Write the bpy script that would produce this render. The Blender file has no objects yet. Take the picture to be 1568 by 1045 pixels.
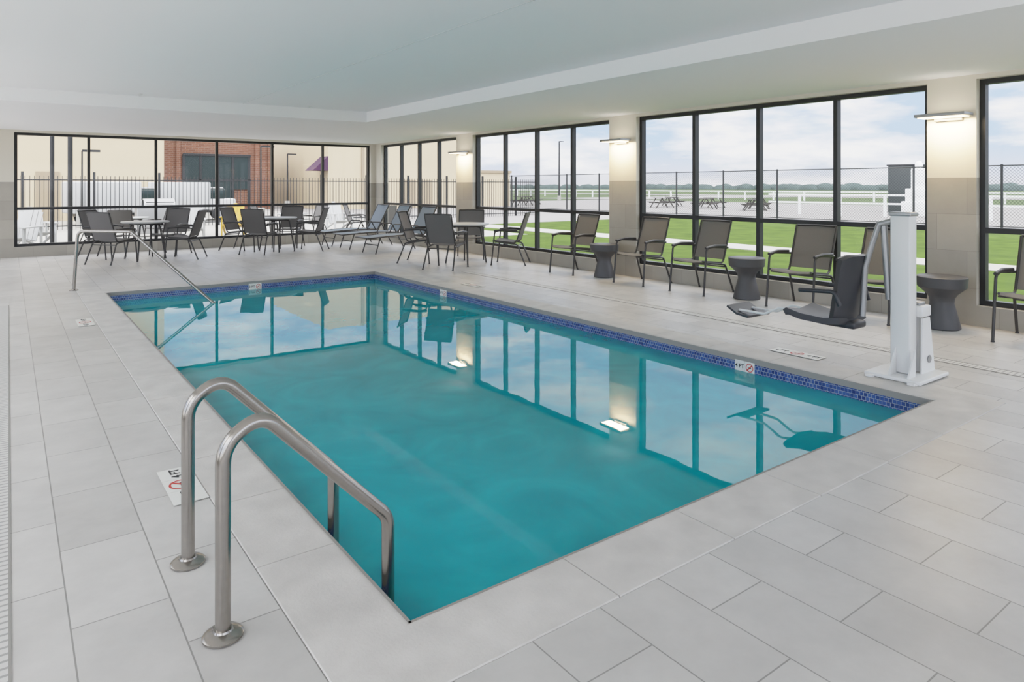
import bpy, bmesh, math, random
from mathutils import Vector, Matrix
random.seed(7)
scene=bpy.context.scene
K=1/12.0   # overall light scale (all lamps and sky), undone by the camera response curve at the end
def lin(c):
    return tuple((x/12.92 if x<=0.04045 else ((x+0.055)/1.055)**2.4) for x in [v/255 for v in c])+(1,)
# ---------------------------------------------------------------- materials
def new_mat(name):
    m=bpy.data.materials.new(name); m.use_nodes=True
    nt=m.node_tree; b=nt.nodes['Principled BSDF']
    return m,nt,b
def mat(name,rgb,rough=0.5,metal=0.0,noise=0.0,nscale=8,spec=0.5,bump=0.0,bscale=60):
    m,nt,b=new_mat(name)
    b.inputs['Roughness'].default_value=rough; b.inputs['Metallic'].default_value=metal
    b.inputs['Specular IOR Level'].default_value=spec
    c=lin(rgb); b.inputs['Base Color'].default_value=c
    tc=nt.nodes.new('ShaderNodeNewGeometry')
    if noise>0:
        n=nt.nodes.new('ShaderNodeTexNoise'); n.inputs['Scale'].default_value=nscale; n.inputs['Detail'].default_value=5
        nt.links.new(tc.outputs['Position'],n.inputs['Vector'])
        r=nt.nodes.new('ShaderNodeValToRGB')
        r.color_ramp.elements[0].position=.3; r.color_ramp.elements[1].position=.7
        r.color_ramp.elements[0].color=tuple(x*(1-noise) for x in c[:3])+(1,)
        r.color_ramp.elements[1].color=tuple(min(1,x*(1+noise)) for x in c[:3])+(1,)
        nt.links.new(n.outputs['Fac'],r.inputs['Fac']); nt.links.new(r.outputs['Color'],b.inputs['Base Color'])
    if bump>0:
        n2=nt.nodes.new('ShaderNodeTexNoise'); n2.inputs['Scale'].default_value=bscale
        nt.links.new(tc.outputs['Position'],n2.inputs['Vector'])
        bp=nt.nodes.new('ShaderNodeBump'); bp.inputs['Strength'].default_value=bump; bp.inputs['Distance'].default_value=.01
        nt.links.new(n2.outputs['Fac'],bp.inputs['Height']); nt.links.new(bp.outputs['Normal'],b.inputs['Normal'])
    return m
def emis(name,rgb,s):
    m,nt,b=new_mat(name); b.inputs['Base Color'].default_value=(.8,.8,.8,1)
    b.inputs['Emission Color'].default_value=lin(rgb); b.inputs['Emission Strength'].default_value=s*K
    return m
def brick_mat(name,c1,c2,cm,w,h,mortar,expr,rough=.4,spec=.5,off=.5,ncol=.0,bump=.15,nscale=3):
    """expr: function(nt,sep)->(xsock,ysock)"""
    m,nt,b=new_mat(name)
    g=nt.nodes.new('ShaderNodeNewGeometry'); s=nt.nodes.new('ShaderNodeSeparateXYZ')
    nt.links.new(g.outputs['Position'],s.inputs[0])
    cx=nt.nodes.new('ShaderNodeCombineXYZ')
    a,bb=expr(nt,s); nt.links.new(a,cx.inputs[0]); nt.links.new(bb,cx.inputs[1])
    t=nt.nodes.new('ShaderNodeTexBrick'); nt.links.new(cx.outputs[0],t.inputs['Vector'])
    t.offset=off; t.inputs['Scale'].default_value=1
    t.inputs['Color1'].default_value=lin(c1); t.inputs['Color2'].default_value=lin(c2); t.inputs['Mortar'].default_value=lin(cm)
    t.inputs['Mortar Size'].default_value=mortar; t.inputs['Mortar Smooth'].default_value=.1
    t.inputs['Brick Width'].default_value=w; t.inputs['Row Height'].default_value=h
    n=nt.nodes.new('ShaderNodeTexNoise'); n.inputs['Scale'].default_value=nscale; n.inputs['Detail'].default_value=8; n.inputs['Roughness'].default_value=.65
    nt.links.new(g.outputs['Position'],n.inputs['Vector'])
    mr=nt.nodes.new('ShaderNodeMapRange'); mr.inputs[1].default_value=.3; mr.inputs[2].default_value=.7
    mr.inputs[3].default_value=1-ncol; mr.inputs[4].default_value=1+ncol
    nt.links.new(n.outputs['Fac'],mr.inputs[0])
    mx=nt.nodes.new('ShaderNodeVectorMath'); mx.operation='SCALE'
    nt.links.new(t.outputs['Color'],mx.inputs[0]); nt.links.new(mr.outputs[0],mx.inputs['Scale'])
    nt.links.new(mx.outputs[0],b.inputs['Base Color'])
    bp=nt.nodes.new('ShaderNodeBump'); bp.inputs['Strength'].default_value=bump; bp.inputs['Distance'].default_value=.003; bp.invert=True
    nt.links.new(t.outputs['Fac'],bp.inputs['Height']); nt.links.new(bp.outputs['Normal'],b.inputs['Normal'])
    b.inputs['Roughness'].default_value=rough; b.inputs['Specular IOR Level'].default_value=spec
    return m,nt,b,mx,g,s
def e_floor(nt,s):
    a=nt.nodes.new('ShaderNodeMath'); a.operation='ADD'; a.inputs[1].default_value=30.5-.78; nt.links.new(s.outputs[0],a.inputs[0])
    return s.outputs[1],a.outputs[0]
def e_wall(nt,s):
    a=nt.nodes.new('ShaderNodeMath'); a.operation='ADD'; nt.links.new(s.outputs[0],a.inputs[0]); nt.links.new(s.outputs[1],a.inputs[1])
    return a.outputs[0],s.outputs[2]
M={}
M['floor']=brick_mat('deck_tile',(195,192,188),(181,178,174),(134,131,127),.61,.305,.0028,e_floor,rough=.38,ncol=.11,bump=.25)[0]
# wall: tile wainscot + paint above
wm,nt,b,mx,g,s=brick_mat('wall_tile_and_paint',(170,164,152),(156,150,139),(136,130,121),.6,.4,.002,e_wall,rough=.4,ncol=.06)
cmp=nt.nodes.new('ShaderNodeMath'); cmp.operation='GREATER_THAN'; cmp.inputs[1].default_value=1.6; nt.links.new(s.outputs[2],cmp.inputs[0])
mix=nt.nodes.new('ShaderNodeMix'); mix.data_type='RGBA'
nt.links.new(cmp.outputs[0],mix.inputs['Factor']); nt.links.new(mx.outputs[0],mix.inputs[6]); mix.inputs[7].default_value=lin((216,209,194))
nt.links.new(mix.outputs[2],b.inputs['Base Color']); M['wall']=wm
M['ceil']=mat('ceiling_paint',(249,248,249),.9,noise=.01,nscale=.4,spec=.2)
M['joint']=mat('ceiling_joint',(205,205,205),.9)
M['cope']=mat('cast_stone',(196,192,187),.6,noise=.11,nscale=5,bump=.15,bscale=90)
M['grout']=mat('grout',(140,137,132),.9)
M['mosaic']=brick_mat('blue_mosaic',(22,42,105),(58,88,150),(165,172,182),.03,.03,.0016,e_wall,rough=.2,off=.5,ncol=.3,nscale=40)[0]
M['plaster']=mat('pool_plaster',(70,190,205),.7,noise=.10,nscale=1.2)
M['frame']=mat('black_aluminium',(24,24,25),.45)
M['steel']=mat('brushed_stainless',(156,151,145),.22,metal=1.0,noise=.05,nscale=40)
M['chairframe']=mat('chair_frame_bronze',(58,56,55),.4,metal=.3)
M['sling']=mat('sling_fabric',(96,93,91),.8,noise=.08,nscale=200)
M['sling_r']=mat('sling_fabric_taupe',(114,109,102),.8,noise=.08,nscale=200)
M['sling_b']=mat('sling_fabric_blue_grey',(128,140,152),.8,noise=.05,nscale=200)
M['top']=mat('table_top',(176,178,178),.35)
M['black']=mat('black_plastic',(46,46,50),.45)
M['drum']=mat('charcoal_metal',(74,74,76),.5,metal=.2)
M['white']=mat('white_powdercoat',(228,228,226),.35)
M['offwhite']=mat('outdoor_white',(172,172,171),.6)
M['grey']=mat('grey_metal',(160,160,160),.35,metal=.6)
M['markwhite']=mat('marker_tile_white',(225,224,218),.35)
M['ink']=mat('marker_ink_black',(25,25,25),.6)
M['red']=mat('marker_red',(190,50,40),.5)
M['lamp']=emis('sconce_diffuser',(255,220,170),16)
M['grass']=mat('lawn',(67,85,30),.95,noise=.25,nscale=1.6,spec=.1,bump=.6,bscale=30)
M['field']=mat('field_grass',(78,90,62),.95,noise=.2,nscale=.05,spec=.1)
M['concrete']=mat('concrete',(158,155,149),.85,noise=.05,nscale=.6,spec=.2)
M['apron']=mat('light_concrete',(222,219,214),.85,noise=.04,nscale=.6,spec=.2)  # unseen pale ground added to bounce daylight up to the ceiling
M['asphalt']=mat('pale_pavement',(136,133,131),.9,noise=.05,nscale=.2,spec=.2)
M['beige']=mat('beige_stucco',(188,172,146),.9,noise=.03,nscale=.4,spec=.1)
M['beigetrim']=mat('beige_trim',(150,136,115),.9,spec=.1)
M['brick']=brick_mat('brick',(126,88,72),(110,76,64),(134,114,102),.4,.13,.012,e_wall,rough=.9,spec=.1,ncol=.08)[0]
M['darkglass']=mat('tinted_glass',(34,46,46),.25,spec=.3)
M['purple']=mat('purple_awning',(60,28,58),.8)
M['brown']=mat('brown_timber',(70,55,48),.8)
M['trees']=mat('distant_trees',(80,90,88),1,noise=.15,nscale=.2,spec=0)
M['yellow']=mat('yellow_plastic',(180,145,50),.5)
M['teak']=mat('weathered_wood',(66,62,58),.8,noise=.1)
M['darkgreen']=mat('utility_green',(50,55,55),.6)
# glass
m=bpy.data.materials.new('window_glass'); m.use_nodes=True; nt=m.node_tree; nt.nodes.clear()
o=nt.nodes.new('ShaderNodeOutputMaterial'); t=nt.nodes.new('ShaderNodeBsdfTransparent'); gl=nt.nodes.new('ShaderNodeBsdfGlossy'); gl.inputs['Roughness'].default_value=.02
t.inputs[0].default_value=(.98,.99,.985,1)
mxs=nt.nodes.new('ShaderNodeMixShader'); mxs.inputs[0].default_value=.006
nt.links.new(t.outputs[0],mxs.inputs[1]); nt.links.new(gl.outputs[0],mxs.inputs[2]); nt.links.new(mxs.outputs[0],o.inputs[0]); M['glass']=m
# chain link: fine diagonal wires
m=bpy.data.materials.new('chain_link'); m.use_nodes=True; nt=m.node_tree; nt.nodes.clear()
o=nt.nodes.new('ShaderNodeOutputMaterial'); t=nt.nodes.new('ShaderNodeBsdfTransparent'); df=nt.nodes.new('ShaderNodeBsdfDiffuse'); df.inputs[0].default_value=(.03,.03,.03,1)
g=nt.nodes.new('ShaderNodeNewGeometry'); s=nt.nodes.new('ShaderNodeSeparateXYZ'); nt.links.new(g.outputs['Position'],s.inputs[0])
outs=[]
for sg in ('ADD','SUBTRACT'):
    a0=nt.nodes.new('ShaderNodeMath'); a0.operation='ADD'; nt.links.new(s.outputs[0],a0.inputs[0]); nt.links.new(s.outputs[1],a0.inputs[1])
    a=nt.nodes.new('ShaderNodeMath'); a.operation=sg; nt.links.new(a0.outputs[0],a.inputs[0]); nt.links.new(s.outputs[2],a.inputs[1])
    p=nt.nodes.new('ShaderNodeMath'); p.operation='PINGPONG'; p.inputs[1].default_value=.06; nt.links.new(a.outputs[0],p.inputs[0])
    l=nt.nodes.new('ShaderNodeMath'); l.operation='LESS_THAN'; l.inputs[1].default_value=.006; nt.links.new(p.outputs[0],l.inputs[0]); outs.append(l)
mm=nt.nodes.new('ShaderNodeMath'); mm.operation='MAXIMUM'; nt.links.new(outs[0].outputs[0],mm.inputs[0]); nt.links.new(outs[1].outputs[0],mm.inputs[1])
mxs=nt.nodes.new('ShaderNodeMixShader'); nt.links.new(mm.outputs[0],mxs.inputs[0]); nt.links.new(t.outputs[0],mxs.inputs[1]); nt.links.new(df.outputs[0],mxs.inputs[2]); nt.links.new(mxs.outputs[0],o.inputs[0]); M['link']=m
# water
m=bpy.data.materials.new('pool_water'); m.use_nodes=True; nt=m.node_tree; nt.nodes.clear()
o=nt.nodes.new('ShaderNodeOutputMaterial'); t=nt.nodes.new('ShaderNodeBsdfTransparent'); t.inputs[0].default_value=(.05,.82,.94,1)
df=nt.nodes.new('ShaderNodeBsdfDiffuse'); gl=nt.nodes.new('ShaderNodeBsdfGlossy'); gl.inputs['Roughness'].default_value=.0
g=nt.nodes.new('ShaderNodeNewGeometry')
n=nt.nodes.new('ShaderNodeTexNoise'); n.inputs['Scale'].default_value=1.5; n.inputs['Detail'].default_value=7; n.inputs['Distortion'].default_value=2.0
nt.links.new(g.outputs['Position'],n.inputs['Vector'])
r=nt.nodes.new('ShaderNodeValToRGB'); r.color_ramp.elements[0].position=.32; r.color_ramp.elements[1].position=.72
r.color_ramp.elements[0].color=(.001,.42,.52,1); r.color_ramp.elements[1].color=(.008,.60,.70,1)  # swirl noise puts a soft caustic light pattern into the water colour
nt.links.new(n.outputs['Fac'],r.inputs[0]); nt.links.new(r.outputs[0],df.inputs[0])
m1=nt.nodes.new('ShaderNodeMixShader'); m1.inputs[0].default_value=.42
nt.links.new(df.outputs[0],m1.inputs[1]); nt.links.new(t.outputs[0],m1.inputs[2])
fr=nt.nodes.new('ShaderNodeFresnel'); fr.inputs[0].default_value=1.40
n2=nt.nodes.new('ShaderNodeTexNoise'); n2.inputs['Scale'].default_value=2.2; n2.inputs['Detail'].default_value=2
nt.links.new(g.outputs['Position'],n2.inputs['Vector'])
bp=nt.nodes.new('ShaderNodeBump'); bp.inputs['Strength'].default_value=.03; bp.inputs['Distance'].default_value=.02
nt.links.new(n2.outputs['Fac'],bp.inputs['Height']); nt.links.new(bp.outputs[0],gl.inputs['Normal'])
m2=nt.nodes.new('ShaderNodeMixShader'); nt.links.new(fr.outputs[0],m2.inputs[0]); nt.links.new(m1.outputs[0],m2.inputs[1]); nt.links.new(gl.outputs[0],m2.inputs[2])
nt.links.new(m2.outputs[0],o.inputs[0]); M['water']=m
# grate
m,nt,b=new_mat('drain_grate'); g=nt.nodes.new('ShaderNodeNewGeometry'); s=nt.nodes.new('ShaderNodeSeparateXYZ'); nt.links.new(g.outputs['Position'],s.inputs[0])
p=nt.nodes.new('ShaderNodeMath'); p.operation='PINGPONG'; p.inputs[1].default_value=.02; nt.links.new(s.outputs[1],p.inputs[0])
l=nt.nodes.new('ShaderNodeMath'); l.operation='LESS_THAN'; l.inputs[1].default_value=.006; nt.links.new(p.outputs[0],l.inputs[0])
mix=nt.nodes.new('ShaderNodeMix'); mix.data_type='RGBA'; nt.links.new(l.outputs[0],mix.inputs['Factor']); mix.inputs[6].default_value=lin((200,198,194)); mix.inputs[7].default_value=lin((150,148,145))
nt.links.new(mix.outputs[2],b.inputs['Base Color']); M['grate']=m

# ---------------------------------------------------------------- mesh builder
def fillet(pts,r,seg=6):
    pts=[Vector(p) for p in pts]; out=[pts[0]]
    for i in range(1,len(pts)-1):
        p=pts[i]; a=(pts[i-1]-p); c=(pts[i+1]-p); la=a.length; lc=c.length
        a.normalize(); c.normalize(); ang=a.angle(c)
        if ang>3.1: out.append(p); continue
        rr=r[i-1] if isinstance(r,(list,tuple)) else r
        t=min(rr/math.tan(ang/2),la*.49,lc*.49); p0=p+a*t; p1=p+c*t
        for k in range(seg+1):
            s=k/seg; out.append(p0*(1-s)**2+p*2*s*(1-s)+p1*s*s)
    out.append(pts[-1]); return out
class MB:
    def __init__(s): s.v=[];s.f=[];s.m=[];s.sm=[];s.mats=[]
    def mi(s,k):
        if k not in s.mats: s.mats.append(k)
        return s.mats.index(k)
    def add(s,vs,fs,k,smooth=False,T=None):
        o=len(s.v); i=s.mi(k)
        for p in vs:
            p=Vector(p)
            if T is not None: p=T@p
            s.v.append(p)
        for f in fs: s.f.append([o+a for a in f]); s.m.append(i); s.sm.append(smooth)
    def box(s,c,d,k,T=None,bev=0):
        x,y,z=d[0]/2,d[1]/2,d[2]/2
        if bev<=0:
            vs=[(c[0]+a*x,c[1]+b*y,c[2]+e*z) for a in(-1,1) for b in(-1,1) for e in(-1,1)]
            s.add(vs,[(0,1,3,2),(4,6,7,5),(0,4,5,1),(2,3,7,6),(0,2,6,4),(1,5,7,3)],k,False,T)
        else:
            bm=bmesh.new(); bmesh.ops.create_cube(bm,size=1)
            for v in bm.verts: v.co=Vector((v.co.x*d[0],v.co.y*d[1],v.co.z*d[2]))
            bmesh.ops.bevel(bm,geom=list(bm.edges),offset=bev,segments=3,affect='EDGES',profile=.5)
            bm.verts.index_update()
            s.add([v.co+Vector(c) for v in bm.verts],[[v.index for v in f.verts] for f in bm.faces],k,True,T); bm.free()
    def bx(s,x0,x1,y0,y1,z0,z1,k,T=None,bev=0): s.box(((x0+x1)/2,(y0+y1)/2,(z0+z1)/2),(x1-x0,y1-y0,z1-z0),k,T,bev)
    def tube(s,pts,r,k,n=10,T=None,flat=None):
        pts=[Vector(p) for p in pts]; N=len(pts)
        t0=(pts[1]-pts[0]).normalized(); up=Vector((0,0,1)) if abs(t0.z)<.9 else Vector((1,0,0))
        u=t0.cross(up).normalized(); vs=[];fs=[]
        for i,p in enumerate(pts):
            if i==0:t=t0
            elif i==N-1:t=(pts[i]-pts[i-1]).normalized()
            else:t=((pts[i]-pts[i-1]).normalized()+(pts[i+1]-pts[i]).normalized()).normalized()
            u=(u-t*u.dot(t)).normalized(); w=t.cross(u)
            ri=r[i] if isinstance(r,(list,tuple)) else r
            for j in range(n):
                a=2*math.pi*j/n; vs.append(p+u*math.cos(a)*ri+w*math.sin(a)*ri)
        for i in range(N-1):
            for j in range(n):
                a=i*n+j;b=i*n+(j+1)%n; fs.append((a,b,b+n,a+n))
        fs.append(tuple(range(n))[::-1]); fs.append(tuple((N-1)*n+j for j in range(n)))
        s.add(vs,fs,k,True,T)
    def lathe(s,prof,c,k,n=36,T=None):
        vs=[];fs=[]
        for r,z in prof:
            for j in range(n):
                a=2*math.pi*j/n; vs.append((c[0]+r*math.cos(a),c[1]+r*math.sin(a),c[2]+z))
        for i in range(len(prof)-1):
            for j in range(n):
                a=i*n+j;b=i*n+(j+1)%n; fs.append((a,b,b+n,a+n))
        fs.append(tuple(range(n))[::-1]); fs.append(tuple((len(prof)-1)*n+j for j in range(n)))
        s.add(vs,fs,k,True,T)
    def prism(s,poly,y0,y1,k,T=None):
        """poly: list of (x,z), extruded along y"""
        n=len(poly); vs=[(x,y0,z) for x,z in poly]+[(x,y1,z) for x,z in poly]
        fs=[tuple(range(n)),tuple(range(n,2*n))[::-1]]+[(i,(i+1)%n,(i+1)%n+n,i+n) for i in range(n)]
        s.add(vs,fs,k,False,T)
    def sheet(s,rows,k,th=.008,T=None):
        R=len(rows);C=len(rows[0]); vs=[Vector(p) for r in rows for p in r]
        nr=[]
        for i in range(R):
            for j in range(C):
                a=vs[min(i+1,R-1)*C+j]-vs[max(i-1,0)*C+j]; b=vs[i*C+min(j+1,C-1)]-vs[i*C+max(j-1,0)]
                nr.append(a.cross(b).normalized())
        v2=[v+n*th for v,n in zip(vs,nr)]; o=R*C; fs=[]
        for i in range(R-1):
            for j in range(C-1):
                a=i*C+j; fs.append((a,a+1,a+C+1,a+C)); fs.append((o+a,o+a+C,o+a+C+1,o+a+1))
        for i in range(R-1):
            for j in (0,C-1):
                a=i*C+j; fs.append((a,a+C,o+a+C,o+a))
        for j in range(C-1):
            for i in (0,R-1):
                a=i*C+j; fs.append((a,a+1,o+a+1,o+a))
        s.add(vs+v2,fs,k,True,T)
    def blob(s,c,r,k,n=8,mm=5,T=None):
        vs=[];fs=[]
        for i in range(mm+1):
            ph=math.pi*i/mm
            for j in range(n):
                a=2*math.pi*j/n; vs.append((c[0]+r[0]*math.sin(ph)*math.cos(a),c[1]+r[1]*math.sin(ph)*math.sin(a),c[2]+r[2]*math.cos(ph)))
        for i in range(mm):
            for j in range(n):
                a=i*n+j;b=i*n+(j+1)%n; fs.append((a,b,b+n,a+n))
        s.add(vs,fs,k,True,T)
    def mesh(s,name,recalc=True):
        me=bpy.data.meshes.new(name); me.from_pydata([tuple(v) for v in s.v],[],s.f)
        for k in s.mats: me.materials.append(M[k])
        me.polygons.foreach_set('material_index',s.m); me.polygons.foreach_set('use_smooth',s.sm); me.update()
        if recalc:
            bm=bmesh.new(); bm.from_mesh(me); bmesh.ops.recalc_face_normals(bm,faces=bm.faces); bm.to_mesh(me); bm.free()
        try: me.set_sharp_from_angle(angle=math.radians(40))
        except Exception: pass
        return me
    def obj(s,name,loc=(0,0,0),rz=0,sc=1):
        return place(name,s.mesh(name),loc,rz,sc)
def place(name,me,loc,rz=0,sc=1,parent=None):
    o=bpy.data.objects.new(name,me); o.location=loc; o.rotation_euler=(0,0,rz); o.scale=(sc,sc,sc)
    scene.collection.objects.link(o)
    if parent: o.parent=parent
    return o

# ---------------------------------------------------------------- dimensions
PX0,PX1,PY0,PY1=1.11,5.23,2.10,11.18
CW=.33; XW=8.37; YW=17.87; XL=-1.8; YB=-3.5
ZC=2.71; ZH=2.90; XT,YT=5.4,11.9; ZS=.22; ZT=2.66
# floor
b=MB(); ox0,ox1,oy0,oy1=PX0-CW,PX1+CW,PY0-CW,PY1+CW
for a in [(XL-.2,ox0,YB-.2,YW+.2),(ox1,XW+.2,YB-.2,YW+.2),(ox0,ox1,YB-.2,oy0),(ox0,ox1,oy1,YW+.2)]:
    b.bx(a[0],a[1],a[2],a[3],-.12,0,'floor')
b.obj('floor')
# coping stones
b=MB()
prof=[(CW-.002,-.06),(CW-.002,0.0),(CW-.006,.004),(.03,.004)]
for i in range(7):
    a=math.pi/2*i/6; prof.append((.012-math.sin(a)*.030+.01,-.024+math.cos(a)*.028))
prof+= [(-.006,-.05),(.02,-.058)]
def stone(O,D,N,s0,s1,m0,m1):
    vs=[];n=len(prof)
    for (sv,mt,sg) in ((s0,m0,-1),(s1,m1,1)):
        for (w,z) in prof:
            s_=sv+(sg*w if mt else 0); p=Vector(O)+Vector(D)*s_+Vector(N)*w; vs.append((p.x,p.y,z))
    fs=[(i,(i+1)%n,(i+1)%n+n,i+n) for i in range(n)]+[tuple(range(n))[::-1],tuple(range(n,2*n))]
    b.add(vs,fs,'cope',True)
def side(O,D,N,L):
    k=round(L/.645); st=L/k
    for i in range(k): stone(O,D,N,i*st+(.0025 if i else 0),(i+1)*st-(.0025 if i<k-1 else 0),i==0,i==k-1)
side((PX0,PY0,0),(1,0,0),(0,-1,0),PX1-PX0); side((PX0,PY1,0),(1,0,0),(0,1,0),PX1-PX0)
side((PX0,PY0,0),(0,1,0),(-1,0,0),PY1-PY0); side((PX1,PY0,0),(0,1,0),(1,0,0),PY1-PY0)
for a in [(ox0,PX0+.01,oy0,oy1),(PX1-.01,ox1,oy0,oy1),(PX0,PX1,oy0,PY0+.01),(PX0,PX1,PY1-.01,oy1)]:
    b.bx(a[0],a[1],a[2],a[3],-.10,-.003,'grout')
b.obj('pool_coping')
# pool shell
b=MB(); WZ=-.13; e=.012; zb=-1.15
X0,X1,Y0,Y1=PX0+e,PX1-e,PY0+e,PY1-e
def wallstrip(z0,z1,k):
    t=.1
    b.bx(X0-t,X0,Y0-t,Y1+t,z0,z1,k); b.bx(X1,X1+t,Y0-t,Y1+t,z0,z1,k)
    b.bx(X0,X1,Y0-t,Y0,z0,z1,k); b.bx(X0,X1,Y1,Y1+t,z0,z1,k)
wallstrip(-.22,-.05,'mosaic'); wallstrip(zb-.1,-.22,'plaster')
b.bx(X0,X1,Y0,Y1,zb-.1,zb,'plaster')
b.bx(X0,4.0,9.0,Y1,zb,-.72,'plaster'); b.bx(X0,2.9,10.0,Y1,-.72,-.45,'plaster')
b.obj('swimming_pool')
b=MB(); b.add([(X0,Y0,WZ),(X1,Y0,WZ),(X1,Y1,WZ),(X0,Y1,WZ)],[(0,1,2,3)],'water'); b.obj('pool_water')
# drains
for nm,x0,x1,y0,y1 in (('trench_drain',-.13,0.0,-3,10.7),('trench_drain',6.42,6.54,-3,10.2)):
    b=MB(); b.bx(x0,x1,y0,y1,0,.003,'grate'); b.bx(x0-.008,x0,y0,y1,0,.004,'grout'); b.bx(x1,x1+.008,y0,y1,0,.004,'grout'); b.obj(nm)
# walls
groups=[(-1.5,2.94),(3.43,7.88),(8.51,12.83),(13.52,17.5)]
b=MB(); XO=XW+.22
b.bx(XW,XO,YB,YW+.2,-.12,ZS,'wall'); b.bx(XW,XO,YB,YW+.2,ZT,ZC+.3,'wall')
cs=[YB]+[v for g_ in groups for v in g_]+[YW+.2]
for i in range(0,len(cs),2): b.bx(XW,XO,cs[i],cs[i+1],ZS,ZT,'wall')
b.obj('wall_right')
FX0,FX1=.1,8.23; YO=YW+.22
b=MB(); b.bx(XL,XW,YW,YO,-.12,ZS,'wall'); b.bx(XL,XW,YW,YO,ZT,ZC+.3,'wall'); b.bx(XL,FX0,YW,YO,ZS,ZT,'wall'); b.bx(FX1,XW,YW,YO,ZS,ZT,'wall'); b.obj('wall_far')
added_lgroups=[(-2.6,2.0),(2.5,7.3),(7.8,12.6),(13.1,17.3)]  # left wall openings, out of view, added to let daylight in
b=MB(); b.bx(XL-.2,XL,YB,YO,-.12,ZS,'wall'); b.bx(XL-.2,XL,YB,YO,ZT,ZH+.2,'wall')
cs=[YB]+[v for g_ in added_lgroups for v in g_]+[YO]
for i in range(0,len(cs),2): b.bx(XL-.2,XL,cs[i],cs[i+1],ZS,ZT,'wall')
b.obj('wall_left')
BX0,BX1=-1.3,7.8  # back wall opening, also unseen and added for daylight
b=MB(); b.bx(XL-.2,XO,YB-.2,YB,-.12,ZS,'wall'); b.bx(XL-.2,XO,YB-.2,YB,ZT,ZH+.2,'wall'); b.bx(XL-.2,BX0,YB-.2,YB,ZS,ZT,'wall'); b.bx(BX1,XO,YB-.2,YB,ZS,ZT,'wall'); b.obj('wall_back')
# ceiling : raised centre with a lower soffit along the window walls
b=MB()
b.bx(XL-.2,XT,YB-.2,YT,ZH,ZH+.2,'ceil'); b.bx(XT,XO,YB-.2,YT,ZC,ZH+.2,'ceil'); b.bx(XL-.2,XO,YT,YO,ZC,ZH+.2,'ceil')
b.bx(3.166,3.172,YB,YT,ZH-.003,ZH,'joint')
b.obj('ceiling')
for (x,y) in ((1.6,11.6),(4.2,11.6)):
    b=MB(); b.lathe([(.035,0),(.035,-.006),(.012,-.01),(.012,-.03),(.02,-.032),(.02,-.036)],(0,0,0),'white',n=16); b.obj('ceiling_sprinkler',(x,y,ZH))
# windows
def window(nm,axis,a0,a1,n,plane):
    b=MB(); w=.055; d=.09
    def seg(p0,p1,z0,z1,dd=d,k='frame'):
        if axis=='y': b.bx(plane-dd/2,plane+dd/2,p0,p1,z0,z1,k)
        else: b.bx(p0,p1,plane-dd/2,plane+dd/2,z0,z1,k)
    seg(a0,a1,ZS,ZS+w); seg(a0,a1,ZT-w,ZT)
    seg(a0,a1,1.0,1.06)
    for i in range(n+1):
        p=a0+(a1-a0)*i/n; q0=p-w/2; q1=p+w/2
        if i==0:q0,q1=a0,a0+w
        if i==n:q0,q1=a1-w,a1
        seg(q0,q1,ZS+w,1.0); seg(q0,q1,1.06,ZT-w)
    seg(a0+w,a1-w,ZS+w,1.0,.006,'glass'); seg(a0+w,a1-w,1.06,ZT-w,.006,'glass')
    b.obj(nm)
for i,g_ in enumerate(groups): window('window_%d'%(i+1),'y',g_[0],g_[1],4,8.5)
window('window_5','x',FX0,FX1,6,18.0)
for i,g_ in enumerate(added_lgroups): window('window_%d'%(i+6),'y',g_[0],g_[1],4,XL-.12)  # unseen left windows, added to brighten the room
window('window_10','x',BX0,BX1,7,YB-.12)  # back window behind the camera, added as a daylight source
# sconces
def sconce(x,y,face,up=2):
    e=bpy.data.objects.new('wall_sconce',None); scene.collection.objects.link(e); e.location=(x,y,2.28); e.rotation_euler=(0,0,0 if face<0 else math.pi)
    b=MB(); b.box((-.17,0,0),(.24,.5,.035),'grey',bev=.006); b.box((-.025,0,-.01),(.05,.28,.09),'grey',bev=.006); b.box((-.17,0,-.021),(.19,.44,.008),'lamp')
    o=place('housing',b.mesh('sconce'),(0,0,0),parent=e)
    L=bpy.data.lights.new('sconce_light','AREA'); L.shape='RECTANGLE'; L.size=.2; L.size_y=.44; L.energy=36*K; L.color=(1,.76,.47)
    l=bpy.data.objects.new('lamp',L); scene.collection.objects.link(l); l.parent=e; l.location=(-.17,0,-.03)
    L=bpy.data.lights.new('sconce_uplight','AREA'); L.shape='RECTANGLE'; L.size=.2; L.size_y=.44; L.energy=up*K; L.color=(1,.9,.78)
    l=bpy.data.objects.new('uplamp',L); scene.collection.objects.link(l); l.parent=e; l.location=(-.17,0,.03); l.rotation_euler=(math.pi,0,0)
for y in (3.2,8.2,13.18): sconce(XW,y,-1)

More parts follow.
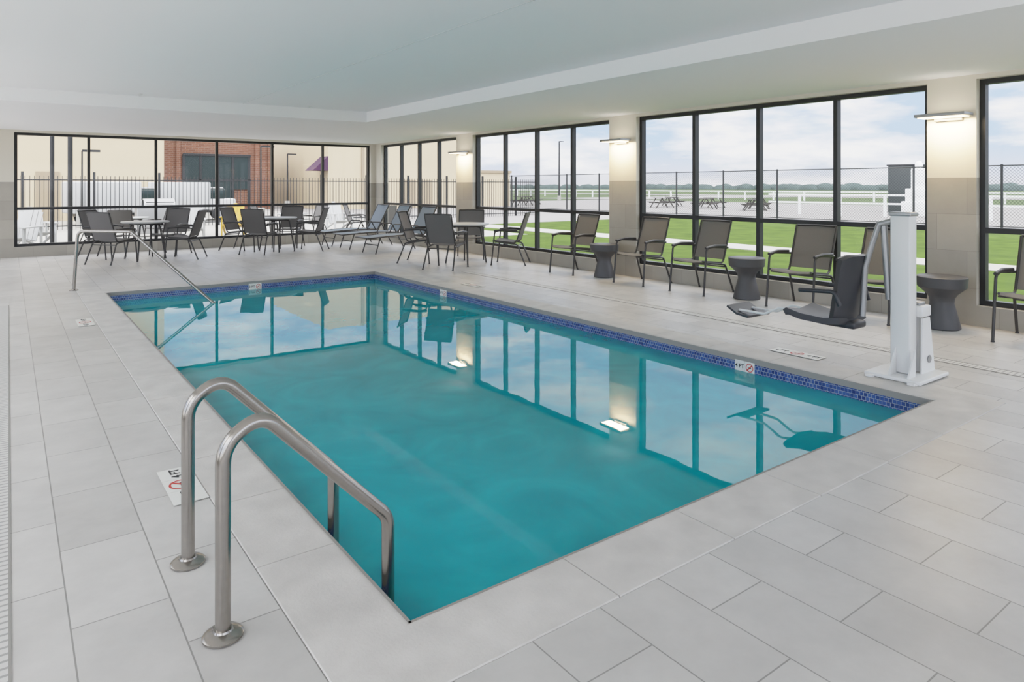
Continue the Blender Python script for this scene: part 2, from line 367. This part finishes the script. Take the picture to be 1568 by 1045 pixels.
# ---------------------------------------------------------------- furniture
def chair_mesh(sl):
    b=MB(); r=.014
    for sx in (-1,1):
        x=sx*.29
        b.tube(fillet([(x*1.04,.30,0),(x*1.02,.235,.64),(x*1.02,.12,.665),(x*.98,-.25,.64)],[.06,.1]),r,'chairframe')
        b.tube([(x*1.02,.25,.655),(x*1.03,.05,.678),(x*1.0,-.20,.668)],[.018,.022,.018],'chairframe')
        b.tube(fillet([(x*1.03,-.36,0),(x*.95,-.20,.40),(x*.93,.22,.45)],.06),r,'chairframe')
        b.tube(fillet([(x*.9,.27,.47),(x*.9,-.17,.425),(x*.9,-.36,1.0)],.08),r,'chairframe')
        b.lathe([(.018,0),(.018,.012)],(x*1.04,.30,0),'black',n=10); b.lathe([(.018,0),(.018,.012)],(x*1.03,-.36,0),'black',n=10)
    b.tube([(-.26,-.37,1.0),(0,-.385,1.005),(.26,-.37,1.0)],r,'chairframe')
    b.tube([(-.28,.23,.44),(.28,.23,.44)],r*.8,'chairframe'); b.tube([(-.27,-.19,.37),(.27,-.19,.37)],r*.8,'chairframe')
    rows=[]
    pr=[(.29,.455),(.26,.475),(.1,.452),(-.08,.435)]
    for y,z in pr: rows.append([(-.25,y,z),(-.12,y,z-.012),(0,y,z-.016),(.12,y,z-.012),(.25,y,z)])
    b.sheet(rows,sl)
    rows=[]
    for t in (0,.25,.5,.75,1):
        y=-.19-.19*t; z=.47+.53*t; bow=.03*math.sin(math.pi*t)
        rows.append([(-.25,y,z),(-.12,y-.012-bow*.4,z),(0,y-.016-bow*.5,z),(.12,y-.012-bow*.4,z),(.25,y,z)])
    b.sheet(rows,sl)
    return b.mesh('sling_chair')
CH=chair_mesh('sling'); CHR=chair_mesh('sling_r')
def face(dx,dy): return math.atan2(-dx,dy)
for y in (8.95,7.38,6.25,4.70,3.82,2.25): place('sling_armchair',CHR,(7.95,y,0),face(-1,random.uniform(-.04,.04)),1.0)
b=MB(); b.lathe([(.165,0),(.175,.01),(.175,.02),(.13,.2),(.112,.27),(.12,.33),(.145,.365),(.205,.42),(.228,.44),(.238,.53),(.238,.545),(.232,.55),(.01,.55)],(0,0,0),'drum',n=48)
DR=b.mesh('drum_side_table')
for y in (8.22,5.50,3.12): place('drum_side_table',DR,(7.97,y,0),0)
b=MB(); b.lathe([(.01,.745),(.42,.745),(.45,.755),(.455,.768),(.45,.78),(.01,.78)],(0,0,0),'top',n=48)
for k in range(4):
    a=math.pi/4+k*math.pi/2; c,s_=math.cos(a),math.sin(a)
    b.tube(fillet([(.40*c,.40*s_,0),(.28*c,.28*s_,.70),(.1*c,.1*s_,.735)],.05),.016,'chairframe')
b.lathe([(.3,.715),(.3,.745)],(0,0,0),'chairframe',n=24)
TB=b.mesh('dining_table')
tabs={'T1':(2.3,16.0),'T2':(5.1,16.25),'T3':(7.25,11.35)}
for k,(x,y) in tabs.items(): place('dining_table',TB,(x,y,0),.3)
def chairs(T,lst):
    for (x,y) in lst: place('sling_dining_chair',CH,(x,y,0),face(T[0]-x,T[1]-y),1.0)
chairs(tabs['T1'],[(1.65,15.45),(2.98,15.62),(2.9,16.75),(1.6,16.65)])
chairs(tabs['T2'],[(4.55,15.70),(5.75,15.80),(5.6,16.95),(4.45,16.95)])
chairs(tabs['T3'],[(6.50,10.85),(7.85,10.72),(7.8,12.05),(6.6,12.05)])
# chaise lounges
b=MB()
for sx in (-1,1):
    x=sx*.31
    b.tube(fillet([(x,1.15,.36),(x,.3,.40),(x,-.28,.38),(x,-.62,1.02)],.08),.016,'chairframe')
    b.tube(fillet([(x,.98,0),(x,.86,.37),(x,.7,.39)],.04),.014,'chairframe')
    b.tube(fillet([(x*1.05,-.42,0),(x*1.05,-.22,.38),(x*1.05,-.1,.60),(x*1.05,.18,.61),(x*1.05,.3,.38)],.06),.014,'chairframe')
    b.tube([(x*.95,-.48,.75),(x*.95,-.62,.2),(x*.95,-.3,.2)],.01,'chairframe')
b.tube([(-.31,1.15,.36),(.31,1.15,.36)],.016,'chairframe'); b.tube([(-.31,-.62,1.02),(.31,-.62,1.02)],.016,'chairframe'); b.tube([(-.31,.93,.2),(.31,.93,.2)],.012,'chairframe')
rows=[]
for y,z in ((1.15,.365),(.8,.375),(.3,.40),(0,.39),(-.24,.38)): rows.append([(-.29,y,z),(0,y,z-.02),(.29,y,z)])
b.sheet(rows,'sling_b'); rows=[]
for t in (0,.3,.6,1): rows.append([(-.29,-.28-.34*t,.39+.63*t),(0,-.30-.34*t,.39+.63*t),(.29,-.28-.34*t,.39+.63*t)])
b.sheet(rows,'sling_b'); LG=b.mesh('chaise_lounge')
for (x,y,a) in ((7.5,16.8,-.03),(7.5,15.6,.03),(7.5,14.3,-.05)): place('chaise_lounge',LG,(x,y,0),face(-1,a),1.0)
# ---------------------------------------------------------------- rails
def grab(y):
    b=MB(); b.tube(fillet([(.575,y,0),(.575,y,.64),(.70,y,.72),(1.177,y,.23),(1.177,y,-.75)],[.13,.10,.10],10),.025,'steel',n=20)
    b.lathe([(.065,0.004),(.065,.010),(.055,.018),(.033,.024),(.030,.03)],(.575,y,0),'steel',n=32); b.obj('pool_grab_rail')
grab(2.40); grab(2.95)
b=MB(); A=Vector((.76,11.69,0)); D=Vector((1.54,-1.51,0))
pt=lambda t,z: A+D*t+Vector((0,0,z))
b.tube(fillet([pt(0,0),pt(.03,.86),pt(.42,.86),pt(1.0,-.12),pt(1.12,-.32),pt(1.12,-.8)],[.12,.12,.01,.05],8),.022,'steel',n=16)
b.lathe([(.06,0.0),(.06,.010),(.03,.02)],(.76,11.69,0),'steel',n=24); b.obj('pool_handrail')
# ---------------------------------------------------------------- pool lift
b=MB()
mx_,my=5.70,2.50
b.box((mx_+.03,my,.022),(.50,.42,.03),'white',bev=.008)
for sx in (-1,1):
    for sy in (-1,1): b.lathe([(.03,.005),(.03,.016)],(mx_+.03+sx*.25,my+sy*.16,0),'white',n=16)
b.bx(mx_-.26,mx_+.32,my-.18,my-.13,.006,.024,'white'); b.bx(mx_-.26,mx_+.32,my+.13,my+.18,.006,.024,'white')
b.box((mx_-.02,my,.66),(.12,.15,1.24),'white',bev=.012)
b.box((mx_-.02,my,1.285),(.14,.17,.03),'grey',bev=.008)
# gusset plates that flare to the base, with the battery box on top
for yy in (my-.11,my+.03):
    b.prism([(mx_+.03,.035),(mx_+.26,.035),(mx_+.17,.47),(mx_+.04,.47)],yy-.006,yy+.006,'white')
    b.prism([(mx_-.08,.035),(mx_-.2,.035),(mx_-.08,.24)],yy-.006,yy+.006,'white')
b.box((mx_+.11,my-.04,.52),(.16,.16,.09),'white',bev=.015); b.box((mx_+.11,my-.04,.575),(.10,.10,.03),'grey',bev=.008)
b.tube([(mx_+.12,my-.04,.04),(mx_+.10,my-.04,.49)],[.045,.035],'white',n=16)
T_=Matrix.Translation((mx_+.15,my-.118,.14))@Matrix.Rotation(math.pi/2,4,'X')
b.lathe([(.03,0),(.03,.006)],(0,0,0),'grey',n=20,T=T_)
# lifting arm
b.tube([(mx_-.04,my+.03,1.24),(mx_-.08,my+.16,1.2),(5.60,my+.26,.85),(5.58,my+.27,.45)],.024,'grey',n=12)
b.tube([(mx_-.04,my+.10,.6),(mx_-.05,my+.14,1.22)],.026,'grey',n=12)
# seat
sx_,sy_=5.55,2.92
T=Matrix.Translation((sx_,sy_,0))
rows=[]
for t in (0,.15,.35,.6,.85,1): rows.append([(x*.21,-.06-.08*t-(.0 if abs(x)>.9 else .03)+.03*abs(x),.42+.52*t-(.03 if (t==1 and abs(x)>.9) else 0)) for x in (-1,-.6,0,.6,1)])
b.sheet(rows,'black',.05,T)
rows=[]
for y,z in ((-.08,.42),(.05,.40),(.25,.41),(.38,.44),(.41,.42)): rows.append([(x*.21,y,z+.03*abs(x)) for x in (-1,-.6,0,.6,1)])
b.sheet(rows,'black',.05,T)
b.box((0,.0,.38),(.2,.3,.06),'black',T,bev=.02)
for s_ in (-1,1):
    b.tube(fillet([(s_*.23,-.1,.55),(s_*.24,-.06,.66),(s_*.24,.24,.64)],.05),.018,'black',T=T)
    b.tube(fillet([(s_*.10,.2,.38),(s_*.10,.50,.44),(s_*.10,.66,.36),(s_*.10,.92,.36)],.08),.011,'white',T=T)
rows=[]
for y,z in ((.78,.33),(.90,.345),(1.0,.40)): rows.append([(x,y,z) for x in (-.17,0,.17)])
b.sheet(rows,'black',.02,T)
b.obj('pool_lift')
# ---------------------------------------------------------------- depth markers
def text(par,body,size,loc,rot):
    c=bpy.data.curves.new('label','FONT'); c.body=body; c.size=size; c.align_x='CENTER'; c.align_y='CENTER'; c.extrude=.0004; c.offset=size*.02; c.materials.append(M['ink'])
    o=bpy.data.objects.new('label',c); scene.collection.objects.link(o); o.parent=par; o.location=loc; o.rotation_euler=rot; return o
def ring_mesh(r,th):
    b=MB(); n=32; vs=[];fs=[]
    for j in range(n):
        a=2*math.pi*j/n
        for q in (r-th,r): vs.append((q*math.cos(a),q*math.sin(a),0))
    for j in range(n): k=(j+1)%n; fs.append((2*j,2*j+1,2*k+1,2*k))
    b.add(vs,fs,'red'); c=r*.72; w=th*.5
    b.add([(-c-w,-c+w,.0003),(-c+w,-c-w,.0003),(c+w,c-w,.0003),(c-w,c+w,.0003)],[(0,1,2,3)],'red')
    b.add([(-r*.5,0,.0001),(r*.4,-r*.12,.0001),(r*.4,r*.12,.0001),(-r*.5,r*.1,.0001)],[(0,1,2,3)],'ink')
    return b.mesh('no_diving_symbol',recalc=False)
def marker(loc,rot,n=3,ts=.155,lab='4 FT',tsz=.42):
    e=bpy.data.objects.new('depth_marker',None); scene.collection.objects.link(e); e.location=loc; e.rotation_euler=rot
    for i in range(n):
        x=(i-(n-1)/2)*ts
        b=MB(); b.bx(x-ts/2+.001,x+ts/2-.001,-ts/2,ts/2,-.0005,.0016,'markwhite'); place('tile',b.mesh('marker_tile'),(0,0,0),parent=e)
        if i==1: place('no_diving_symbol',ring_mesh(ts*.38,ts*.07),(x,0,.0024),parent=e)
        else: text(e,lab,ts*tsz,(x,0,.0028),(0,0,0))
marker((.70,3.74,.0055),(0,0,math.pi/2)); marker((.68,8.84,.0055),(0,0,math.pi/2)); marker((5.68,8.7,.0055),(0,0,-math.pi/2)); marker((5.68,3.4,.0055),(0,0,-math.pi/2))
marker((PX1-.0135,3.62,-.088),(math.pi/2,0,-math.pi/2),2,.10,'4 FT',.5); marker((PX1-.0135,8.8,-.088),(math.pi/2,0,-math.pi/2),2,.10,'4 FT',.5)
marker((3.16,PY1-.0135,-.088),(math.pi/2,0,0),2,.10,'3 FT',.5)

# ---------------------------------------------------------------- exterior
GZ=-.1
b=MB()
b.add([(-300,-300,GZ-.06),(900,-300,GZ-.06),(900,900,GZ-.06),(-300,900,GZ-.06)],[(0,1,2,3)],'field'); b.obj('ground_field')
b=MB(); b.bx(XO,15.0,-25,24,GZ-.05,GZ,'grass'); b.bx(16.3,30.5,-25,24,GZ-.05,GZ,'grass'); b.obj('lawn')
b=MB(); b.bx(15.0,16.3,-25,24,GZ-.05,GZ+.015,'concrete'); b.obj('sidewalk')
b=MB(); b.bx(-25,14.0,YO,60,GZ-.04,GZ+.01,'concrete'); b.bx(14.0,60,24,60,GZ-.04,GZ+.008,'asphalt'); b.bx(-25,XL-.2,-25,YO,GZ-.04,GZ+.01,'apron'); b.bx(XL-.2,XO,-25,YB-.2,GZ-.04,GZ+.01,'apron'); b.obj('patio_ground')  # apron parts lie out of view, added to bounce light indoors
b=MB(); b.bx(30.5,62,-40,24,GZ-.05,GZ+.006,'asphalt'); b.bx(100,112,-60,300,GZ-.05,GZ+.02,'asphalt'); b.bx(60,140,60,75,GZ-.05,GZ+.01,'asphalt'); b.obj('parking_ground')
# chain link fence
b=MB(); fx=30.0
y=-12
while y<42:
    b.tube([(fx,y,GZ),(fx,y,2.35)],.045,'frame',n=8); y+=3.1
b.tube([(fx,-12,2.3),(fx,41,2.3)],.025,'frame',n=6); b.tube([(fx,-12,GZ+.1),(fx,41,GZ+.1)],.02,'frame',n=6)
b.add([(fx,-12,GZ),(fx,41,GZ),(fx,41,2.3),(fx,-12,2.3)],[(0,1,2,3)],'link'); b.obj('chain_link_fence')
b=MB(); y=-14
while y<24: b.box((37,y,.5),(.12,.12,1.2),'white'); y+=2.4
for z in (1.05,.6): b.bx(36.97,37.03,-14,24,z-.05,z+.05,'white')
b.obj('white_rail_fence')
b=MB(); y=-20
while y<140: b.box((75,y,.4),(.15,.15,1.1),'white'); y+=4
b.bx(74.95,75.05,-20,140,.85,1.0,'white'); b.obj('white_rail_fence')
# picket fence beyond patio
b=MB(); fy=30; x=-4
while x<24:
    b.bx(x-.009,x+.009,fy-.009,fy+.009,GZ,1.9,'frame'); x+=.14
x=-4
while x<24.1: b.bx(x-.04,x+.04,fy-.04,fy+.04,GZ,2.05,'frame'); x+=2.2
for z in (.05,1.75): b.bx(-4,24,fy-.02,fy+.02,z-.02,z+.02,'frame')
b.obj('picket_fence')
# trees
b=MB()
y=-60
while y<560: b.blob((330+random.uniform(-6,6),y,GZ),(4,random.uniform(4,7),random.uniform(2.2,3.6)),'trees',n=7,mm=6); y+=random.uniform(1.2,3.2)
x=40
while x<320: b.blob((x,430,GZ),(random.uniform(4,8),4,random.uniform(2.8,4.2)),'trees',n=7,mm=6); x+=random.uniform(2,4)
b.obj('distant_tree_line')
# buildings
b=MB(); b.bx(-14,6.3,38,48,GZ,9,'beige'); b.bx(-14,6.36,37.9,38,4.1,4.3,'beigetrim'); b.bx(1.0,1.9,37.93,38,GZ,2.2,'beigetrim'); b.obj('beige_building')
b=MB(); b.bx(8.0,15.2,50,60,GZ,4.9,'brick'); b.bx(8.0,15.3,49.9,50,4.85,5.1,'beigetrim')
b.bx(9.5,13.7,49.9,50,1.3,3.6,'darkglass')
for x in (9.45,10.5,11.6,12.6,13.7): b.bx(x-.08,x+.08,49.85,49.95,GZ,3.65,'frame')
b.bx(9.4,13.8,49.8,49.9,3.6,3.75,'frame'); b.bx(9.4,13.8,49.85,49.95,1.9,2.0,'frame'); b.bx(11.7,12.5,49.86,49.95,GZ,1.3,'darkglass')
for x in (8.0,9.0,14.1,15.0): b.bx(x,x+.25,49.8,50,GZ,4.85,'brick')
b.obj('brick_building')
b=MB(); b.bx(17.6,28.0,45,58,GZ,8,'beige'); b.bx(28.0,33,45,58,GZ,2.7,'beige'); b.bx(27.9,33.1,44.9,58,2.6,2.8,'beigetrim')
b.bx(23.4,24.3,44.93,45,GZ,2.0,'beigetrim'); b.bx(24.8,25.7,44.93,45,GZ,2.0,'beigetrim'); b.bx(20,20.2,44.9,45,GZ,8,'beigetrim')
b.add([(16.5,45.0,2.6),(17.6,45.0,2.6),(17.6,45.0,3.6),(16.5,46.5,2.6),(17.6,46.5,2.6),(17.6,46.5,3.6)],[(0,1,2),(3,5,4),(0,2,5,3),(0,3,4,1)],'purple'); b.obj('beige_annex_building')
b=MB(); b.bx(15.9,17.2,60.5,62,GZ,1.6,'brown'); b.bx(15.5,17.4,60.4,62.1,1.6,1.9,'brown'); b.obj('brown_storage_shed')
def pole(x,y,h,r=.11):
    b=MB(); b.tube([(0,0,GZ),(0,0,h)],[r,r*.65],'frame',n=8); b.box((.3,0,h),(.6,.2,.08),'frame'); b.lathe([(.2,GZ),(.2,.5)],(0,0,0),'concrete',n=12); b.obj('light_pole',(x,y,0))
pole(50,58.8,6.6); pole(9.6,33.0,3.4,.05); pole(19,65,5.3); pole(26,80,6); pole(2.3,31.2,2.9,.04); pole(90,90,7); pole(15.8,48,3.8,.07)
b=MB(); b.tube([(.92,21.5,GZ),(.92,21.5,3.4)],.05,'frame',n=8); b.tube([(1.35,22,GZ),(1.35,22,3.4)],.06,'frame',n=8); b.tube([(.92,21.5,3.35),(1.35,22,3.35)],.05,'frame'); b.obj('pergola_posts')
# parked box trucks beyond the patio
def truck(x,y,rz):
    b=MB()
    b.box((-.55,0,1.15),(2.6,1.7,1.3),'offwhite',bev=.06); b.box((1.25,0,.75),(1.2,1.6,.55),'offwhite',bev=.08)
    b.box((.98,0,1.25),(.85,1.5,.55),'darkglass',bev=.12); b.box((1.0,0,1.54),(.6,1.45,.06),'offwhite',bev=.02); b.box((.1,0,.45),(3.4,1.2,.14),'frame')
    for wx in (-1.1,1.15):
        for wy in (-.78,.78):
            T=Matrix.Translation((wx,wy,.33))@Matrix.Rotation(math.pi/2,4,'X')
            b.lathe([(.2,-.1),(.33,-.09),(.33,.09),(.2,.1)],(0,0,0),'frame',n=24,T=T); b.lathe([(.18,-.11),(.18,.11)],(0,0,0),'grey',n=16,T=T)
    b.obj('box_truck',(x,y,GZ+.01),rz)
truck(3.7,33.2,.1); truck(7.0,35.0,-.15)
b=MB(); b.box((3.9,24.5,.42),(1.3,.6,.84),'grey',bev=.02); b.box((3.9,24.5,.86),(1.4,.66,.05),'frame',bev=.01)
rows=[]
for t in range(7):
    a=math.pi*t/6; rows.append([(3.45,24.5-.26*math.cos(a),.88+.24*math.sin(a)),(4.35,24.5-.26*math.cos(a),.88+.24*math.sin(a))])
b.sheet(rows,'grey',.02); b.tube([(3.5,24.2,1.0),(4.3,24.2,1.0)],.015,'frame',n=8)
b.obj('outdoor_grill')
b=MB(); b.box((45,19.6,1.35),(1.5,1.6,2.9),'darkgreen',bev=.04); b.box((45,19.6,2.84),(1.6,1.7,.08),'frame'); b.obj('utility_cabinet')
b=MB(); b.box((40,16.8,.3),(1.3,1.3,.8),'white',bev=.03); b.box((40,16.8,1.0),(1.0,1.0,.8),'white',bev=.03); b.box((40,16.8,1.9),(.6,.6,1.2),'white',bev=.05); b.blob((40,16.8,2.65),(.22,.22,.28),'white'); b.obj('stone_monument')
b=MB()
for i in range(5): b.bx(-.9,.9,-.38+i*.155,-.24+i*.155,.72,.76,'teak')
for s_ in (-1,1): b.bx(-.9,.9,s_*.72-.13,s_*.72+.13,.42,.46,'teak')
for sx in (-.6,.6):
    b.tube([(sx,-.7,0),(sx,-.25,.72)],.04,'teak',n=6); b.tube([(sx,.7,0),(sx,.25,.72)],.04,'teak',n=6); b.bx(sx-.03,sx+.03,-.8,.8,.36,.42,'teak')
PT=b.mesh('picnic_table')
for i in range(6): place('picnic_table',PT,(40+(i%2)*3.5,27+i*2.0,GZ),.3+random.random())
for i in range(3): place('picnic_table',PT,(35+(i%2)*3,46+i*2.6,GZ),random.random())
def adir(k,locs):
    b=MB()
    for i in range(5):
        x=-.2+i*.1; b.add([(x-.045,.35,.36),(x+.045,.35,.36),(x+.045,-.2,.25),(x-.045,-.2,.25),(x-.045,.35,.34),(x+.045,.35,.34),(x+.045,-.2,.23),(x-.045,-.2,.23)],[(0,1,2,3),(4,7,6,5),(0,4,5,1),(1,5,6,2),(2,6,7,3),(3,7,4,0)],k)
        h=.95-.04*abs(i-2); b.add([(x-.045,-.2,.25),(x+.045,-.2,.25),(x+.05,-.45,h),(x-.05,-.45,h),(x-.045,-.22,.25),(x+.045,-.22,.25),(x+.05,-.47,h),(x-.05,-.47,h)],[(0,1,2,3),(4,7,6,5),(0,4,5,1),(1,5,6,2),(2,6,7,3),(3,7,4,0)],k)
    for s_ in (-1,1):
        x=s_*.3; b.bx(x-.06,x+.06,-.35,.4,.55,.575,k); b.bx(x-.015,x+.015,.28,.37,0,.55,k); b.tube([(x*.95,.33,.33),(x*.95,-.5,.02)],.03,k,n=6); b.bx(x-.015,x+.015,-.32,-.26,.1,.55,k)
    me=b.mesh('adirondack_'+k)
    for (x,y,r) in locs: place('adirondack_chair',me,(x,y,GZ+.01),r,1.1)
adir('offwhite',[(.2,20.2,2.6),(.6,22.2,3.4),(4.4,22.0,2.9),(9.6,23.5,3.2)]); adir('yellow',[(5.9,23.2,2.8)])
for (x,y) in ((2.6,20.6),(7.0,20.8),(9.8,20.4)):
    place('patio_table',TB,(x,y,GZ+.01),.4)
    for a in (0.4,2.5,4.4): place('patio_chair',CH,(x+.85*math.cos(a),y+.85*math.sin(a),GZ+.01),face(-math.cos(a),-math.sin(a)))

# ---------------------------------------------------------------- world
w=bpy.data.worlds.new('World'); scene.world=w; w.use_nodes=True; nt=w.node_tree; nt.nodes.clear()
o=nt.nodes.new('ShaderNodeOutputWorld'); bg=nt.nodes.new('ShaderNodeBackground'); tc=nt.nodes.new('ShaderNodeTexCoord')
s=nt.nodes.new('ShaderNodeSeparateXYZ'); nt.links.new(tc.outputs['Generated'],s.inputs[0])
r=nt.nodes.new('ShaderNodeValToRGB'); el=r.color_ramp.elements
el[0].position=0; el[0].color=(.54,.54,.60,1); el[1].position=1; el[1].color=(.95,.95,1,1)
e2=el.new(.06); e2.color=(.35,.46,.66,1); e3=el.new(.25); e3.color=(.32,.44,.70,1); e4=el.new(.5); e4.color=(.85,.87,.92,1)
nt.links.new(s.outputs[2],r.inputs[0])
mp=nt.nodes.new('ShaderNodeMapping'); mp.inputs['Scale'].default_value=(1,1,4.0); nt.links.new(tc.outputs['Generated'],mp.inputs[0])
n=nt.nodes.new('ShaderNodeTexNoise'); n.inputs['Scale'].default_value=4.2; n.inputs['Detail'].default_value=9; n.inputs['Roughness'].default_value=.6; nt.links.new(mp.outputs[0],n.inputs['Vector'])
r2=nt.nodes.new('ShaderNodeValToRGB'); r2.color_ramp.elements[0].position=.43; r2.color_ramp.elements[1].position=.60; nt.links.new(n.outputs['Fac'],r2.inputs[0])
mix=nt.nodes.new('ShaderNodeMix'); mix.data_type='RGBA'; nt.links.new(r2.outputs[0],mix.inputs['Factor']); nt.links.new(r.outputs[0],mix.inputs[6]); mix.inputs[7].default_value=(.86,.84,.87,1)
nt.links.new(mix.outputs[2],bg.inputs[0])
# overcast luminance: brighter overhead, plus a glow added behind the viewer to light the room
mr=nt.nodes.new('ShaderNodeMapRange'); mr.interpolation_type='SMOOTHSTEP'; mr.inputs[1].default_value=.15; mr.inputs[2].default_value=.7; mr.inputs[3].default_value=0; mr.inputs[4].default_value=4*K
nt.links.new(s.outputs[2],mr.inputs[0])
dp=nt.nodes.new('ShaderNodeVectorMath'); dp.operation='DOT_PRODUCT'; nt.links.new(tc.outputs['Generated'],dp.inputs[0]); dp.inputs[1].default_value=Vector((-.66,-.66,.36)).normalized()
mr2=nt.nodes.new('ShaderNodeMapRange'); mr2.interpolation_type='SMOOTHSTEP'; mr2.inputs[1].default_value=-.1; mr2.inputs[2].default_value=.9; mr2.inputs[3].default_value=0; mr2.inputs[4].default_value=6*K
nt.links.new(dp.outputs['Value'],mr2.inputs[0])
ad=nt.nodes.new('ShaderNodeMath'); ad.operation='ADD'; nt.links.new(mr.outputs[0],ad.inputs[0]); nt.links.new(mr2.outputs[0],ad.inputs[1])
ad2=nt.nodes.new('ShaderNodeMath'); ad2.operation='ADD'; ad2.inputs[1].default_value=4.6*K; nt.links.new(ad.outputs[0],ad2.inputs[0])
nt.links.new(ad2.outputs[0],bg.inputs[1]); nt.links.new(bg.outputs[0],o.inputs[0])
# camera
cam=bpy.data.cameras.new('camera'); co=bpy.data.objects.new('camera',cam); scene.collection.objects.link(co)
cam.sensor_width=36; cam.lens=24.0; cam.shift_y=-.1508; co.location=(0,0,1.5); co.rotation_euler=(math.radians(90),0,math.radians(-36.42)); cam.clip_end=2000
scene.camera=co
vs_=scene.view_settings
vs_.view_transform='Standard'; vs_.exposure=0
# film-like response curve so the bright exterior stays inside range
vs_.use_curve_mapping=True
cm=vs_.curve_mapping
c=cm.curves[3]
c.points[0].location=(0,0); c.points[1].location=(1,1)
for s_ in (.35,.7,1.05,1.5,2.0,2.7,3.6,5.0,7.5):
    c.points.new(s_/12,.9*(1-math.exp(-.74*s_))+.1*s_/12)
for p in c.points: p.handle_type='VECTOR'
cm.update()
